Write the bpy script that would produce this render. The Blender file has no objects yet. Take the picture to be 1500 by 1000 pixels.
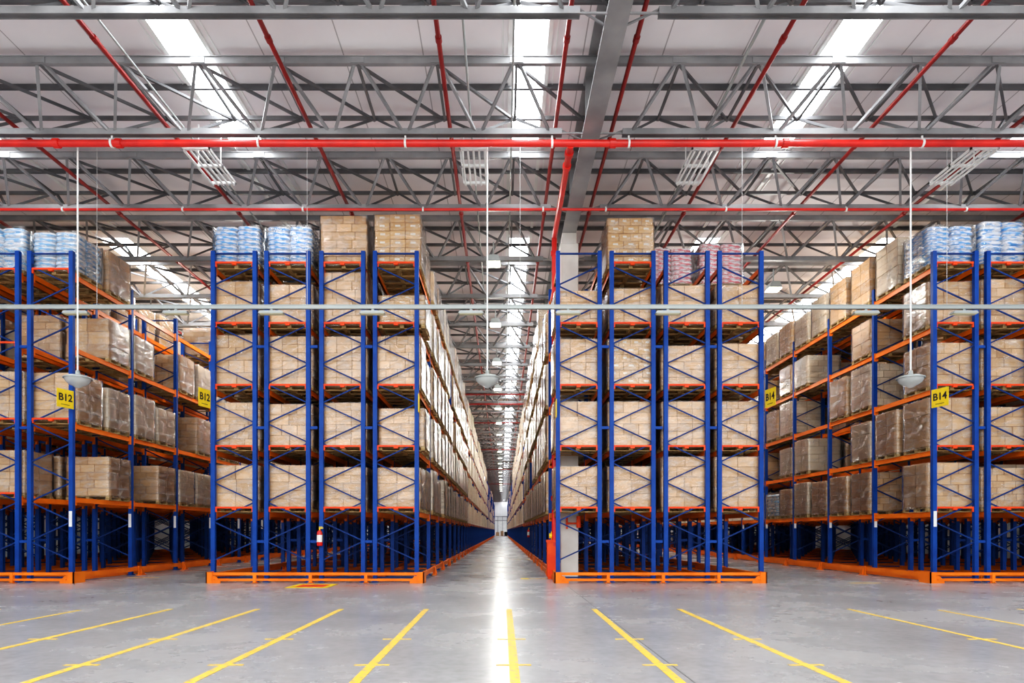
import bpy, math, random
from mathutils import Vector
R = random.Random(7)
sc = bpy.context.scene
col = sc.collection
F, CX, HZ, EYE = 969.0, 736.0, 778.0, 1.3
LAST_Y = 188.0

# ------------------------------------------------------------------ materials
def mat(name, rgb=(.8, .8, .8), rough=.5, metal=0.0, emit=None, es=0.0, coat=0.0):
    m = bpy.data.materials.new(name); m.use_nodes = True
    b = m.node_tree.nodes['Principled BSDF']
    b.inputs['Base Color'].default_value = (*rgb, 1)
    b.inputs['Roughness'].default_value = rough
    b.inputs['Metallic'].default_value = metal
    b.inputs['Coat Weight'].default_value = coat
    if emit:
        b.inputs['Emission Color'].default_value = (*emit, 1)
        b.inputs['Emission Strength'].default_value = es
    return m
def N(m, t, **kw):
    n = m.node_tree.nodes.new(t)
    for k, v in kw.items():
        if k in n.inputs: n.inputs[k].default_value = v
        else: setattr(n, k, v)
    return n
def L(m, a, ao, b, bi): m.node_tree.links.new(a.outputs[ao], b.inputs[bi])
def ramp(m, stops):
    n = N(m, 'ShaderNodeValToRGB')
    e = n.color_ramp.elements
    while len(e) < len(stops): e.new(.5)
    for k, (p, c) in enumerate(stops):
        e[k].position = p; e[k].color = (*c, 1)
    return n
def bsdf(m): return m.node_tree.nodes['Principled BSDF']
def noisy(m, c1, c2, scale=3.0, stretch=(1, 1, 1), coord='Object', detail=4.0, rough=None, bump=0.0, p=(.35, .65)):
    tc = N(m, 'ShaderNodeTexCoord'); mp = N(m, 'ShaderNodeMapping'); mp.inputs['Scale'].default_value = stretch
    nz = N(m, 'ShaderNodeTexNoise'); nz.inputs['Scale'].default_value = scale; nz.inputs['Detail'].default_value = detail
    L(m, tc, coord, mp, 'Vector'); L(m, mp, 'Vector', nz, 'Vector')
    rp = ramp(m, [(p[0], c1), (p[1], c2)]); L(m, nz, 'Fac', rp, 'Fac')
    L(m, rp, 'Color', bsdf(m), 'Base Color')
    if rough:
        mr = N(m, 'ShaderNodeMapRange'); mr.inputs['To Min'].default_value = rough[0]; mr.inputs['To Max'].default_value = rough[1]
        L(m, nz, 'Fac', mr, 'Value'); L(m, mr, 'Result', bsdf(m), 'Roughness')
    if bump:
        bp = N(m, 'ShaderNodeBump'); bp.inputs['Strength'].default_value = bump; bp.inputs['Distance'].default_value = .02
        L(m, nz, 'Fac', bp, 'Height'); L(m, bp, 'Normal', bsdf(m), 'Normal')
    return nz

M = {}
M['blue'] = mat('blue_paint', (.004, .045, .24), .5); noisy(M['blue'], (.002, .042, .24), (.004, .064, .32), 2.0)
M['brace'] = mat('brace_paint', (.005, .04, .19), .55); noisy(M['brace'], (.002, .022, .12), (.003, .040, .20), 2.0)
M['orange'] = mat('orange_paint', (.85, .13, .008), .38); noisy(M['orange'], (.80, .155, .006), (.95, .22, .012), 1.5)
M['redorange'] = mat('red_orange_paint', (.85, .07, .01), .42); noisy(M['redorange'], (.75, .05, .01), (.9, .10, .015), 2.5)
M['wood'] = mat('pallet_wood', (.4, .28, .12), .8); noisy(M['wood'], (.30, .19, .07), (.55, .39, .18), 4, (1, 6, 6), rough=(.7, .9))
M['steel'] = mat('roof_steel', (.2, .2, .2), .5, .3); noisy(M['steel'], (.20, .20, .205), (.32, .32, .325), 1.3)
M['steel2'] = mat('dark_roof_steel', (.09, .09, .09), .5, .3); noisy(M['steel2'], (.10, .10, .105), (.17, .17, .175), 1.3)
M['girder'] = mat('girder_steel', (.3, .3, .3), .4, .3); noisy(M['girder'], (.22, .22, .225), (.34, .34, .34), 1.0)
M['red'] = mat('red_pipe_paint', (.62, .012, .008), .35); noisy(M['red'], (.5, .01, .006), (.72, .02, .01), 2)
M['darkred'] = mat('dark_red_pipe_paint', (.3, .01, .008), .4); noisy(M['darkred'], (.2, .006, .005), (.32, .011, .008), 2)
M['white'] = mat('white_paint', (.8, .8, .78), .4); noisy(M['white'], (.72, .72, .7), (.84, .84, .82), 2)
M['wire'] = mat('pale_wire', (.6, .6, .6), .4, .3)
M['alu'] = mat('galvanised_rail', (.36, .39, .38), .4, .3)
M['column'] = mat('painted_concrete', (.6, .59, .55), .7); noisy(M['column'], (.60, .58, .53), (.74, .72, .68), 1.5, bump=.2)
M['yellow'] = mat('yellow_paint', (.9, .62, .01), .5); noisy(M['yellow'], (.82, .55, .01), (.95, .68, .02), 6)
M['black'] = mat('black_lettering', (.015, .015, .015), .6)
M['wall'] = mat('white_wall_sheet', (.7, .7, .7), .6)
M['lamp'] = mat('lit_lamp', (1, 1, .9), .5, emit=(1, .95, .72), es=14)
M['tube'] = mat('fluorescent_tube', (.7, .7, .68), .3)
M['strip'] = mat('strip_diffuser', (.5, .46, .3), .4, emit=(1, .93, .6), es=.08)

for k_ in ('blue', 'brace', 'orange', 'redorange'): bsdf(M[k_]).inputs['Specular IOR Level'].default_value = .25
# skylight
m = M['sky'] = mat('skylight_sheet', (.9, .9, .9), .5, emit=(.93, .97, 1), es=17)
# wall with ribs
def ribs(m, axis, period, c1, c2, width=.06):
    tc = N(m, 'ShaderNodeTexCoord'); sp = N(m, 'ShaderNodeSeparateXYZ'); L(m, tc, 'Object', sp, 'Vector')
    a = N(m, 'ShaderNodeMath', operation='MULTIPLY'); a.inputs[1].default_value = 1 / period; L(m, sp, axis, a, 0)
    f = N(m, 'ShaderNodeMath', operation='FRACT'); L(m, a, 'Value', f, 0)
    rp = ramp(m, [(0.0, c1), (width, c2)]); rp.color_ramp.interpolation = 'CONSTANT'
    L(m, f, 'Value', rp, 'Fac'); return rp
m = M['wall']; r_ = ribs(m, 'X', .5, (.5, .5, .5), (.72, .72, .72)); L(m, r_, 'Color', bsdf(m), 'Base Color')
# ceiling : pale sheet with faint seams and stains
m = M['ceiling'] = mat('ceiling_sheet', (.5, .48, .48), .7)
rr = ribs(m, 'X', 1.55, (.22, .20, .19), (1, 1, 1), .012)
tc = N(m, 'ShaderNodeTexCoord'); nz = N(m, 'ShaderNodeTexNoise'); nz.inputs['Scale'].default_value = .35; nz.inputs['Detail'].default_value = 5
L(m, tc, 'Object', nz, 'Vector')
rp = ramp(m, [(.3, (.74, .69, .70)), (.7, (.90, .85, .86))]); L(m, nz, 'Fac', rp, 'Fac')
mx = N(m, 'ShaderNodeMix', data_type='RGBA', blend_type='MULTIPLY'); mx.inputs[0].default_value = .6
L(m, rp, 'Color', mx, 6); L(m, rr, 'Color', mx, 7); L(m, mx, 2, bsdf(m), 'Base Color')
bw = N(m, 'ShaderNodeTexNoise'); bw.inputs['Scale'].default_value = 1.3; L(m, tc, 'Object', bw, 'Vector')
bp = N(m, 'ShaderNodeBump'); bp.inputs['Strength'].default_value = .35; bp.inputs['Distance'].default_value = .1
L(m, bw, 'Fac', bp, 'Height'); L(m, bp, 'Normal', bsdf(m), 'Normal')
# floor
m = M['floor'] = mat('polished_concrete', (.3, .3, .3), .3)
tc = N(m, 'ShaderNodeTexCoord'); n1 = N(m, 'ShaderNodeTexNoise'); n1.inputs['Scale'].default_value = .45; n1.inputs['Detail'].default_value = 9; n1.inputs['Roughness'].default_value = .62
n2 = N(m, 'ShaderNodeTexNoise'); n2.inputs['Scale'].default_value = 9; n2.inputs['Detail'].default_value = 6
L(m, tc, 'Object', n1, 'Vector'); L(m, tc, 'Object', n2, 'Vector')
r1 = ramp(m, [(.3, (.29, .295, .305)), (.5, (.35, .352, .358)), (.7, (.41, .408, .405))]); L(m, n1, 'Fac', r1, 'Fac')
r2 = ramp(m, [(.3, (.85, .85, .85)), (.6, (1, 1, 1))]); L(m, n2, 'Fac', r2, 'Fac')
mx = N(m, 'ShaderNodeMix', data_type='RGBA', blend_type='MULTIPLY'); mx.inputs[0].default_value = 1
L(m, r1, 'Color', mx, 6); L(m, r2, 'Color', mx, 7); L(m, mx, 2, bsdf(m), 'Base Color')
mr = N(m, 'ShaderNodeMapRange'); mr.inputs['To Min'].default_value = .10; mr.inputs['To Max'].default_value = .42
L(m, n1, 'Fac', mr, 'Value'); L(m, mr, 'Result', bsdf(m), 'Roughness')
bp = N(m, 'ShaderNodeBump'); bp.inputs['Strength'].default_value = .08; bp.inputs['Distance'].default_value = .01
L(m, n2, 'Fac', bp, 'Height'); L(m, bp, 'Normal', bsdf(m), 'Normal')
# worn floor line
m = M['line'] = mat('worn_yellow_line', (.8, .5, .05), .5); noisy(m, (.42, .33, .16), (.86, .55, .06), 14, detail=8, p=(.34, .5))
# cardboard : face uv 0..1 gives tape seam, flap line and label; Col = tint per carton
def cardboard(name, a, b, label, coat):
    m = mat(name, a, .6, coat=coat)
    bsdf(m).inputs['Coat Roughness'].default_value = .22
    at = N(m, 'ShaderNodeVertexColor', layer_name='Col')
    uv = N(m, 'ShaderNodeTexCoord'); sp = N(m, 'ShaderNodeSeparateXYZ'); L(m, uv, 'UV', sp, 'Vector')
    oi = N(m, 'ShaderNodeObjectInfo')
    base = N(m, 'ShaderNodeMix', data_type='RGBA'); base.inputs[6].default_value = (*a, 1); base.inputs[7].default_value = (*b, 1)
    sep = N(m, 'ShaderNodeSeparateColor'); L(m, at, 'Color', sep, 'Color')
    ad = N(m, 'ShaderNodeMath', operation='ADD'); L(m, sep, 'Red', ad, 0); L(m, oi, 'Random', ad, 1)
    fr = N(m, 'ShaderNodeMath', operation='FRACT'); L(m, ad, 'Value', fr, 0); L(m, fr, 'Value', base, 0)
    # dark edges
    def edge(ax):
        s = N(m, 'ShaderNodeMath', operation='SUBTRACT'); s.inputs[1].default_value = .5; L(m, sp, ax, s, 0)
        ab = N(m, 'ShaderNodeMath', operation='ABSOLUTE'); L(m, s, 'Value', ab, 0); return ab
    ex, ey = edge('X'), edge('Y')
    mxx = N(m, 'ShaderNodeMath', operation='MAXIMUM'); L(m, ex, 'Value', mxx, 0); L(m, ey, 'Value', mxx, 1)
    er = ramp(m, [(.47, (1, 1, 1)), (.5, (.74, .66, .56))]); L(m, mxx, 'Value', er, 'Fac')
    tp = ramp(m, [(0, (.95, .92, .87)), (.03, (1, 1, 1))]); tp.color_ramp.interpolation = 'CONSTANT'; L(m, ey, 'Value', tp, 'Fac')
    m1 = N(m, 'ShaderNodeMix', data_type='RGBA', blend_type='MULTIPLY'); m1.inputs[0].default_value = 1
    L(m, base, 2, m1, 6); L(m, er, 'Color', m1, 7)
    m2 = N(m, 'ShaderNodeMix', data_type='RGBA', blend_type='MULTIPLY'); m2.inputs[0].default_value = 1
    L(m, m1, 2, m2, 6); L(m, tp, 'Color', m2, 7)
    last = m2
    if label:
        lx = N(m, 'ShaderNodeMath', operation='LESS_THAN'); lx.inputs[1].default_value = .17; L(m, ex, 'Value', lx, 0)
        s = N(m, 'ShaderNodeMath', operation='SUBTRACT'); s.inputs[1].default_value = .62; L(m, sp, 'Y', s, 0)
        ab = N(m, 'ShaderNodeMath', operation='ABSOLUTE'); L(m, s, 'Value', ab, 0)
        ly = N(m, 'ShaderNodeMath', operation='LESS_THAN'); ly.inputs[1].default_value = .13; L(m, ab, 'Value', ly, 0)
        mu = N(m, 'ShaderNodeMath', operation='MULTIPLY'); L(m, lx, 'Value', mu, 0); L(m, ly, 'Value', mu, 1)
        m3 = N(m, 'ShaderNodeMix', data_type='RGBA'); L(m, mu, 'Value', m3, 0); L(m, m2, 2, m3, 6); m3.inputs[7].default_value = (.8, .78, .72, 1)
        last = m3
    # whitish wrinkled film streaks
    tc = N(m, 'ShaderNodeTexCoord'); mp = N(m, 'ShaderNodeMapping'); mp.inputs['Scale'].default_value = (1.6, 1.6, 5)
    nz = N(m, 'ShaderNodeTexNoise'); nz.inputs['Scale'].default_value = 1.6; nz.inputs['Detail'].default_value = 5; nz.inputs['Distortion'].default_value = .8
    L(m, tc, 'Object', mp, 'Vector'); L(m, mp, 'Vector', nz, 'Vector')
    rw = ramp(m, [(.5, (0, 0, 0)), (.72, (.55, .55, .55))]); L(m, nz, 'Fac', rw, 'Fac')
    m4 = N(m, 'ShaderNodeMix', data_type='RGBA'); L(m, rw, 'Color', m4, 0); L(m, last, 2, m4, 6); m4.inputs[7].default_value = (.72, .66, .58, 1)
    L(m, m4, 2, bsdf(m), 'Base Color')
    bp = N(m, 'ShaderNodeBump'); bp.inputs['Strength'].default_value = .5; bp.inputs['Distance'].default_value = .03
    L(m, nz, 'Fac', bp, 'Height'); L(m, bp, 'Normal', bsdf(m), 'Coat Normal')
    return m
M['card'] = cardboard('brown_cardboard', (.56, .34, .165), (.78, .52, .29), False, .25)
M['cardlabel'] = cardboard('labelled_cardboard', (.60, .37, .17), (.72, .47, .24), True, .25)
M['cardpale'] = cardboard('pale_cardboard', (.74, .60, .44), (.86, .74, .58), False, .5)
def sacks(name, ink):
    m = mat(name, (.85, .86, .9), .35, coat=.3)
    tc = N(m, 'ShaderNodeTexCoord'); mp = N(m, 'ShaderNodeMapping'); mp.inputs['Scale'].default_value = (1, 1, 4)
    nz = N(m, 'ShaderNodeTexNoise'); nz.inputs['Scale'].default_value = 5; nz.inputs['Detail'].default_value = 3
    L(m, tc, 'Object', mp, 'Vector'); L(m, mp, 'Vector', nz, 'Vector')
    rp = ramp(m, [(.40, ink), (.47, tuple(.5 * (x + .85) for x in ink)), (.53, (.88, .89, .92))]); L(m, nz, 'Fac', rp, 'Fac')
    L(m, rp, 'Color', bsdf(m), 'Base Color'); return m
M['sackblue'] = sacks('white_blue_sack', (.07, .36, .80))
M['sackred'] = sacks('white_red_sack', (.75, .16, .20))
M['sackblue2'] = sacks('pale_blue_sack', (.22, .52, .85))
# stretch film: mostly clear with glossy wrinkles and cloudy streaks
m = M['film'] = bpy.data.materials.new('clear_stretch_film'); m.use_nodes = True
nt = m.node_tree; nt.nodes.remove(nt.nodes['Principled BSDF'])
tc = N(m, 'ShaderNodeTexCoord'); mp = N(m, 'ShaderNodeMapping'); mp.inputs['Scale'].default_value = (1.4, 1.4, 3.5)
mp.inputs['Rotation'].default_value = (.3, .25, 0)
nz = N(m, 'ShaderNodeTexNoise'); nz.inputs['Scale'].default_value = 1.5; nz.inputs['Detail'].default_value = 5; nz.inputs['Distortion'].default_value = 1.2
L(m, tc, 'Object', mp, 'Vector'); L(m, mp, 'Vector', nz, 'Vector')
tr = N(m, 'ShaderNodeBsdfTransparent'); gl = N(m, 'ShaderNodeBsdfGlossy'); gl.inputs['Roughness'].default_value = .16; gl.inputs['Color'].default_value = (.9, .9, .9, 1)
df = N(m, 'ShaderNodeBsdfDiffuse'); df.inputs['Color'].default_value = (.85, .83, .8, 1)
bp = N(m, 'ShaderNodeBump'); bp.inputs['Strength'].default_value = .9; bp.inputs['Distance'].default_value = .05
L(m, nz, 'Fac', bp, 'Height'); L(m, bp, 'Normal', gl, 'Normal')
fr = N(m, 'ShaderNodeFresnel'); fr.inputs['IOR'].default_value = 1.45; L(m, bp, 'Normal', fr, 'Normal')
rc = ramp(m, [(.48, (.03, .03, .03)), (.75, (.34, .34, .34))]); L(m, nz, 'Fac', rc, 'Fac')
s1 = N(m, 'ShaderNodeMixShader'); L(m, rc, 'Color', s1, 0); L(m, tr, 'BSDF', s1, 1); L(m, df, 'BSDF', s1, 2)
fm = N(m, 'ShaderNodeMath', operation='MULTIPLY'); fm.inputs[1].default_value = 1.6; fm.use_clamp = True; L(m, fr, 'Fac', fm, 0)
s2 = N(m, 'ShaderNodeMixShader'); L(m, fm, 'Value', s2, 0); L(m, s1, 'Shader', s2, 1); L(m, gl, 'BSDF', s2, 2)
L(m, s2, 'Shader', nt.nodes['Material Output'], 'Surface')
m = M['glass'] = mat('ribbed_lamp_glass', (.62, .65, .63), .18, coat=.5)
bsdf(m).inputs['Alpha'].default_value = .6

# ------------------------------------------------------------------ mesh builder
class MB:
    def __init__(s): s.v = []; s.f = []; s.uv = []; s.c = []
    def face(s, idx, uv=None, c=.5):
        s.f.append(idx); n = len(idx)
        s.uv += uv or [(0, 0), (1, 0), (1, 1), (0, 1)][:n] if n <= 4 else [(0.2, .2)] * n
        s.c += [c] * n
    def box(s, x0, x1, y0, y1, z0, z1, c=None, bev=0.0):
        if c is None: c = .5
        if bev:
            return s.bevbox(x0, x1, y0, y1, z0, z1, c, bev)
        b = len(s.v)
        s.v += [(x0, y0, z0), (x1, y0, z0), (x1, y1, z0), (x0, y1, z0), (x0, y0, z1), (x1, y0, z1), (x1, y1, z1), (x0, y1, z1)]
        for q in ((0, 1, 5, 4), (1, 2, 6, 5), (2, 3, 7, 6), (3, 0, 4, 7), (4, 5, 6, 7), (3, 2, 1, 0)):
            s.face(tuple(b + k for k in q), None, c)
        return s
    def bevbox(s, x0, x1, y0, y1, z0, z1, c, e):
        # 24-vertex chamfered box
        b = len(s.v); X = (x0, x1); Y = (y0, y1); Z = (z0, z1); sg = (1, -1)
        idx = {}
        for i in (0, 1):
            for j in (0, 1):
                for k in (0, 1):
                    for a in range(3):
                        p = [X[i] + sg[i] * e, Y[j] + sg[j] * e, Z[k] + sg[k] * e]
                        p[a] = (X[i], Y[j], Z[k])[a]
                        idx[(i, j, k, a)] = len(s.v); s.v.append(tuple(p))
        g = lambda i, j, k, a: idx[(i, j, k, a)]
        s.face((g(0,0,0,1), g(1,0,0,1), g(1,0,1,1), g(0,0,1,1)), None, c)
        s.face((g(1,1,0,1), g(0,1,0,1), g(0,1,1,1), g(1,1,1,1)), None, c)
        s.face((g(1,0,0,0), g(1,1,0,0), g(1,1,1,0), g(1,0,1,0)), None, c)
        s.face((g(0,1,0,0), g(0,0,0,0), g(0,0,1,0), g(0,1,1,0)), None, c)
        s.face((g(0,0,1,2), g(1,0,1,2), g(1,1,1,2), g(0,1,1,2)), None, c)
        s.face((g(0,1,0,2), g(1,1,0,2), g(1,0,0,2), g(0,0,0,2)), None, c)
        E = [(0, 0)] * 4
        for i in (0, 1):
            for j in (0, 1):
                s.face((g(i,j,0,0), g(i,j,0,1), g(i,j,1,1), g(i,j,1,0)), E, c)
                s.face((g(i,0,j,0), g(i,0,j,2), g(i,1,j,2), g(i,1,j,0)), E, c)
                s.face((g(0,i,j,1), g(0,i,j,2), g(1,i,j,2), g(1,i,j,1)), E, c)
                for k in (0, 1): s.face((g(i,j,k,0), g(i,j,k,1), g(i,j,k,2)), E[:3], c)
        return s
    def prism(s, pts, d0, d1, axis='y'):
        """polygon pts (u,v) extruded along an axis"""
        b = len(s.v); n = len(pts)
        mk = {'y': lambda u, v, d: (u, d, v), 'x': lambda u, v, d: (d, u, v), 'z': lambda u, v, d: (u, v, d)}[axis]
        for d in (d0, d1): s.v += [mk(u, v, d) for u, v in pts]
        s.face(tuple(range(b, b + n))); s.face(tuple(range(b + 2 * n - 1, b + n - 1, -1)))
        for i in range(n):
            j = (i + 1) % n; s.face((b + j, b + i, b + n + i, b + n + j))
        return s
    def bar(s, p, q, w, h=None):
        h = h or w; p = Vector(p); q = Vector(q); d = (q - p).normalized()
        up = Vector((0, 0, 1)) if abs(d.z) < .95 else Vector((0, 1, 0))
        a = d.cross(up).normalized() * w / 2; u = a.cross(d).normalized() * h / 2
        b = len(s.v)
        for o in (p, q):
            for e, g in ((-1, -1), (1, -1), (1, 1), (-1, 1)): s.v.append(tuple(o + a * e + u * g))
        for k in range(4): j = (k + 1) % 4; s.face((b + k, b + j, b + 4 + j, b + 4 + k))
        s.face((b + 3, b + 2, b + 1, b)); s.face((b + 4, b + 5, b + 6, b + 7)); return s
    def tube(s, p, q, r, n=10, r2=None):
        r2 = r if r2 is None else r2
        p = Vector(p); q = Vector(q); d = (q - p).normalized()
        up = Vector((0, 0, 1)) if abs(d.z) < .95 else Vector((0, 1, 0))
        a = d.cross(up).normalized(); u = a.cross(d).normalized(); b = len(s.v)
        for o, rr in ((p, r), (q, r2)):
            for k in range(n):
                t = 2 * math.pi * k / n; s.v.append(tuple(o + a * rr * math.cos(t) + u * rr * math.sin(t)))
        for k in range(n): j = (k + 1) % n; s.face((b + k, b + j, b + n + j, b + n + k))
        s.face(tuple(range(b + n - 1, b - 1, -1))); s.face(tuple(range(b + n, b + 2 * n))); return s
    def lathe(s, prof, cx=0, cy=0, n=28):
        b = len(s.v); k = len(prof)
        for i in range(n):
            t = 2 * math.pi * i / n
            for r, z in prof: s.v.append((cx + r * math.cos(t), cy + r * math.sin(t), z))
        for i in range(n):
            j = (i + 1) % n
            for a in range(k - 1): s.face((b + i * k + a, b + j * k + a, b + j * k + a + 1, b + i * k + a + 1))
        return s
    def pillow(s, cx, cy, cz, a, b_, c, nu=12, nv=6):
        b = len(s.v); pw = lambda x, e: math.copysign(abs(x) ** e, x)
        for j in range(nv + 1):
            ph = -math.pi / 2 + math.pi * j / nv
            for i in range(nu):
                t = 2 * math.pi * i / nu
                s.v.append((cx + a * pw(math.cos(ph), .45) * pw(math.cos(t), .4), cy + b_ * pw(math.cos(ph), .45) * pw(math.sin(t), .4), cz + c * pw(math.sin(ph), .8)))
        for j in range(nv):
            for i in range(nu):
                k = (i + 1) % nu; s.face((b + j * nu + i, b + j * nu + k, b + (j + 1) * nu + k, b + (j + 1) * nu + i))
        return s
    def mesh(s, name, material, smooth=False):
        me = bpy.data.meshes.new(name); me.from_pydata(s.v, [], s.f)
        ul = me.uv_layers.new(name='UVMap'); ul.data.foreach_set('uv', [t for p in s.uv for t in p])
        ca = me.color_attributes.new('Col', 'FLOAT_COLOR', 'CORNER')
        ca.data.foreach_set('color', [t for x in s.c for t in (x, x, x, 1)])
        me.materials.append(M[material] if isinstance(material, str) else material)
        if smooth: me.polygons.foreach_set('use_smooth', [True] * len(me.polygons))
        me.update(); return me
def link(name, me, parent=None, loc=(0, 0, 0), rz=0.0, scale=None):
    o = bpy.data.objects.new(name, me); col.objects.link(o)
    o.location = loc; o.rotation_euler = (0, 0, rz)
    if scale: o.scale = scale
    if parent: o.parent = parent
    return o
def tag(o, label, cat, group=None, kind=None):
    o['label'] = label; o['category'] = cat
    if group: o['group'] = group
    if kind: o['kind'] = kind
    return o
def struct(o): o['kind'] = 'structure'; return o
def empty(name, loc, label, cat, group=None, rz=0.0):
    o = bpy.data.objects.new(name, None); o.empty_display_size = .2; col.objects.link(o)
    o.location = loc; o.rotation_euler = (0, 0, rz); return tag(o, label, cat, group)
ORD = ['first', 'second', 'third', 'fourth', 'fifth', 'sixth', 'seventh', 'eighth', 'ninth', 'tenth', 'eleventh', 'twelfth',
       'thirteenth', 'fourteenth', 'fifteenth', 'sixteenth', 'seventeenth', 'eighteenth', 'nineteenth', 'twentieth']

# ------------------------------------------------------------------ shell
HW = 24.5; TOPZ = 10.56; ROOF0 = 5.5
SKY = [(-12.25, .9), (-6.05, .74), (.52, .64), (6.5, .68), (12.4, .9), (18.6, .9), (-18.4, .9)]
struct(link('floor', MB().box(-HW, HW, -6, LAST_Y + 8, -.3, 0).mesh('floor', 'floor')))
edges = sorted([(x - w / 2, x + w / 2) for x, w in SKY]); mb = MB(); x = -HW
SEG = [(ROOF0, 15.9), (20.9, 46), (49, 84), (88, LAST_Y + 8)]
for a, b in edges + [(HW, None)]:
    mb.box(x, a, ROOF0, LAST_Y + 8, TOPZ, TOPZ + .15); x = b
    if b:
        for (_, y0), (y1, _) in zip(SEG[:-1], SEG[1:]): mb.box(a, b, y0, y1, TOPZ, TOPZ + .15)
struct(link('ceiling', mb.mesh('ceiling', 'ceiling')))
for k, (a, b) in enumerate(edges):
    for q, (y0, y1) in enumerate(SEG):
        struct(link('window_%d' % (4 * k + q + 1), MB().box(a, b, y0, y1, TOPZ + .03, TOPZ + .09).mesh('skylight', 'sky')))
    mb = MB()
    for e in (a - .05, b + .05):                                # kerb flashings along each skylight
        mb.box(e - .04, e + .04, ROOF0, LAST_Y + 8, TOPZ - .05, TOPZ)
        mb.box(e - .012 + (.14 if e > a else -.14), e + .012 + (.14 if e > a else -.14), ROOF0, LAST_Y + 8, TOPZ - .02, TOPZ)
    struct(link('trim_%d' % (k + 1), mb.mesh('skylight_kerb', 'white')))
struct(link('wall_left', MB().box(-HW - .2, -HW, -6, LAST_Y + 8, 0, TOPZ).mesh('wall', 'wall')))
struct(link('wall_right', MB().box(HW, HW + .2, -6, LAST_Y + 8, 0, TOPZ).mesh('wall', 'wall')))
struct(link('wall_back', MB().box(-HW, HW, LAST_Y + 8, LAST_Y + 8.2, 0, TOPZ).mesh('wall', 'wall')))
d = struct(link('door_1', MB().box(-1.3, 1.3, -.12, -.02, 0, 4.4).mesh('door', 'white'), loc=(0, LAST_Y + 8, 0)))
mb = MB()
for z in (4.4, 5.6): mb.box(-2.2, 2.2, -.2, -.02, z, z + .22)
for x in (-1.45, -.05, 1.3): mb.box(x, x + .14, -.2, -.02, 0, 5.6)
link('door_frame', mb.mesh('door_frame', 'steel'), d)

# main girder (I section) and column
mb = MB()
gx = 1.86
mb.box(gx - .19, gx + .19, ROOF0, LAST_Y + 8, 9.6, 9.64); mb.box(gx - .19, gx + .19, ROOF0, LAST_Y + 8, 10.5, 10.55)
mb.box(gx - .03, gx + .03, ROOF0, LAST_Y + 8, 9.64, 10.5)
for k in range(60): mb.box(gx - .18, gx + .18, 7 + 3.2 * k, 7.02 + 3.2 * k, 9.64, 10.5)
tag(link('roof_girder', mb.mesh('girder', 'girder')), 'heavy grey steel roof girder running straight back above the white column', 'girder')
for k, yy in enumerate((18.35, 42.35, 66.35)):
    mb = MB().box(1.61, 2.11, yy, yy + .5, 0, 9.3, bev=.02).box(1.66, 2.06, yy + .05, yy + .45, 9.3, 9.6)
    tag(link('concrete_column', mb.mesh('column', 'column')), ['white square column inside front left rack of right centre block',
        'second white column hidden deeper inside right centre block racks', 'third white column deepest inside right centre block racks'][k], 'column')

# ------------------------------------------------------------------ roof trusses (triangular lattice)
TP = 1.53
def truss_meshes():
    yf, yb, yc, zt, zb = 0, 1.76, 1.06, 10.35, 9.6
    top = MB(); top.box(-HW, HW, yf - .045, yf + .045, zt - .07, zt + .07); top.box(-HW, HW, yf - .065, yf + .065, zt + .055, zt + .07)
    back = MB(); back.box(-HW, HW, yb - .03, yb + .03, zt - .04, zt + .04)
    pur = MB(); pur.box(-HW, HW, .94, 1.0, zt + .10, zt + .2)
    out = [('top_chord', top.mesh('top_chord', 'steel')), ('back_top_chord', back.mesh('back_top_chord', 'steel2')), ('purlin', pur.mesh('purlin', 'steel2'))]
    for x0, x1, ph in ((-HW, 1.24, -8.91), (2.5, HW, 3.4)):
        bot, w1, w2 = MB(), MB(), MB()
        bot.box(x0, x1, yc - .05, yc + .05, zb - .05, zb + .08); bot.box(x0, x1, yc - .07, yc + .07, zb - .05, zb - .035)
        k0 = int(math.floor((x0 - ph) / TP)) + 1; k1 = int(math.floor((x1 + .45 - ph) / TP))
        for k in range(k0, k1 + 1):
            X = ph + k * TP; xl = X - TP / 2; xr = X + TP / 2
            w1.box(X - .13, X + .13, -.06, -.045, zt - .06, zt + .05)
            if xl >= x0 - .1:
                w1.bar((X - .06, yf, zt - .03), (xl + .06, yc, zb + .03), .055); w2.bar((X - .05, yb, zt - .03), (xl + .03, yc + .02, zb + .03), .05)
            if xr <= x1 + .1:
                w1.bar((X + .06, yf, zt - .03), (xr - .06, yc, zb + .03), .055); w2.bar((X + .05, yb, zt - .03), (xr - .03, yc + .02, zb + .03), .05)
            w2.bar((X, yf, zt - .05), (X, yb, zt - .04), .05)
            if X + TP < HW: w2.bar((X, yf, zt - .06), (X + TP, yb, zt - .05), .05)
        xe, xg = (1.24, 1.68) if x0 < 0 else (2.5, 2.04)
        w1.bar((xe, yc, zb), (xg, yc, zb), .03); w1.bar((xe, yc, zb + .05), (xg, yc + .3, zb + .04), .03)
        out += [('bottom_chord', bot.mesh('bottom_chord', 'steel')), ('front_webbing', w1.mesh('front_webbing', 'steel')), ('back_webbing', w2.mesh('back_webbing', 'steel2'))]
    return out
TM = truss_meshes(); k = 0; y = 12.74 - 3.2 * 2
while y < LAST_Y:
    if k < 14:
        lab, grp = 'grey triangular lattice roof truss, %s one back from the camera' % ORD[k], 'near roof trusses'
    else:
        lab, grp = 'distant grey lattice roof truss seen small above the end of the centre aisle', 'distant roof trusses'
    t = empty('roof_truss', (0, y, 0), lab, 'truss', grp)
    for n, me in TM: link(n, me, t)
    y += 3.2; k += 1

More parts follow.
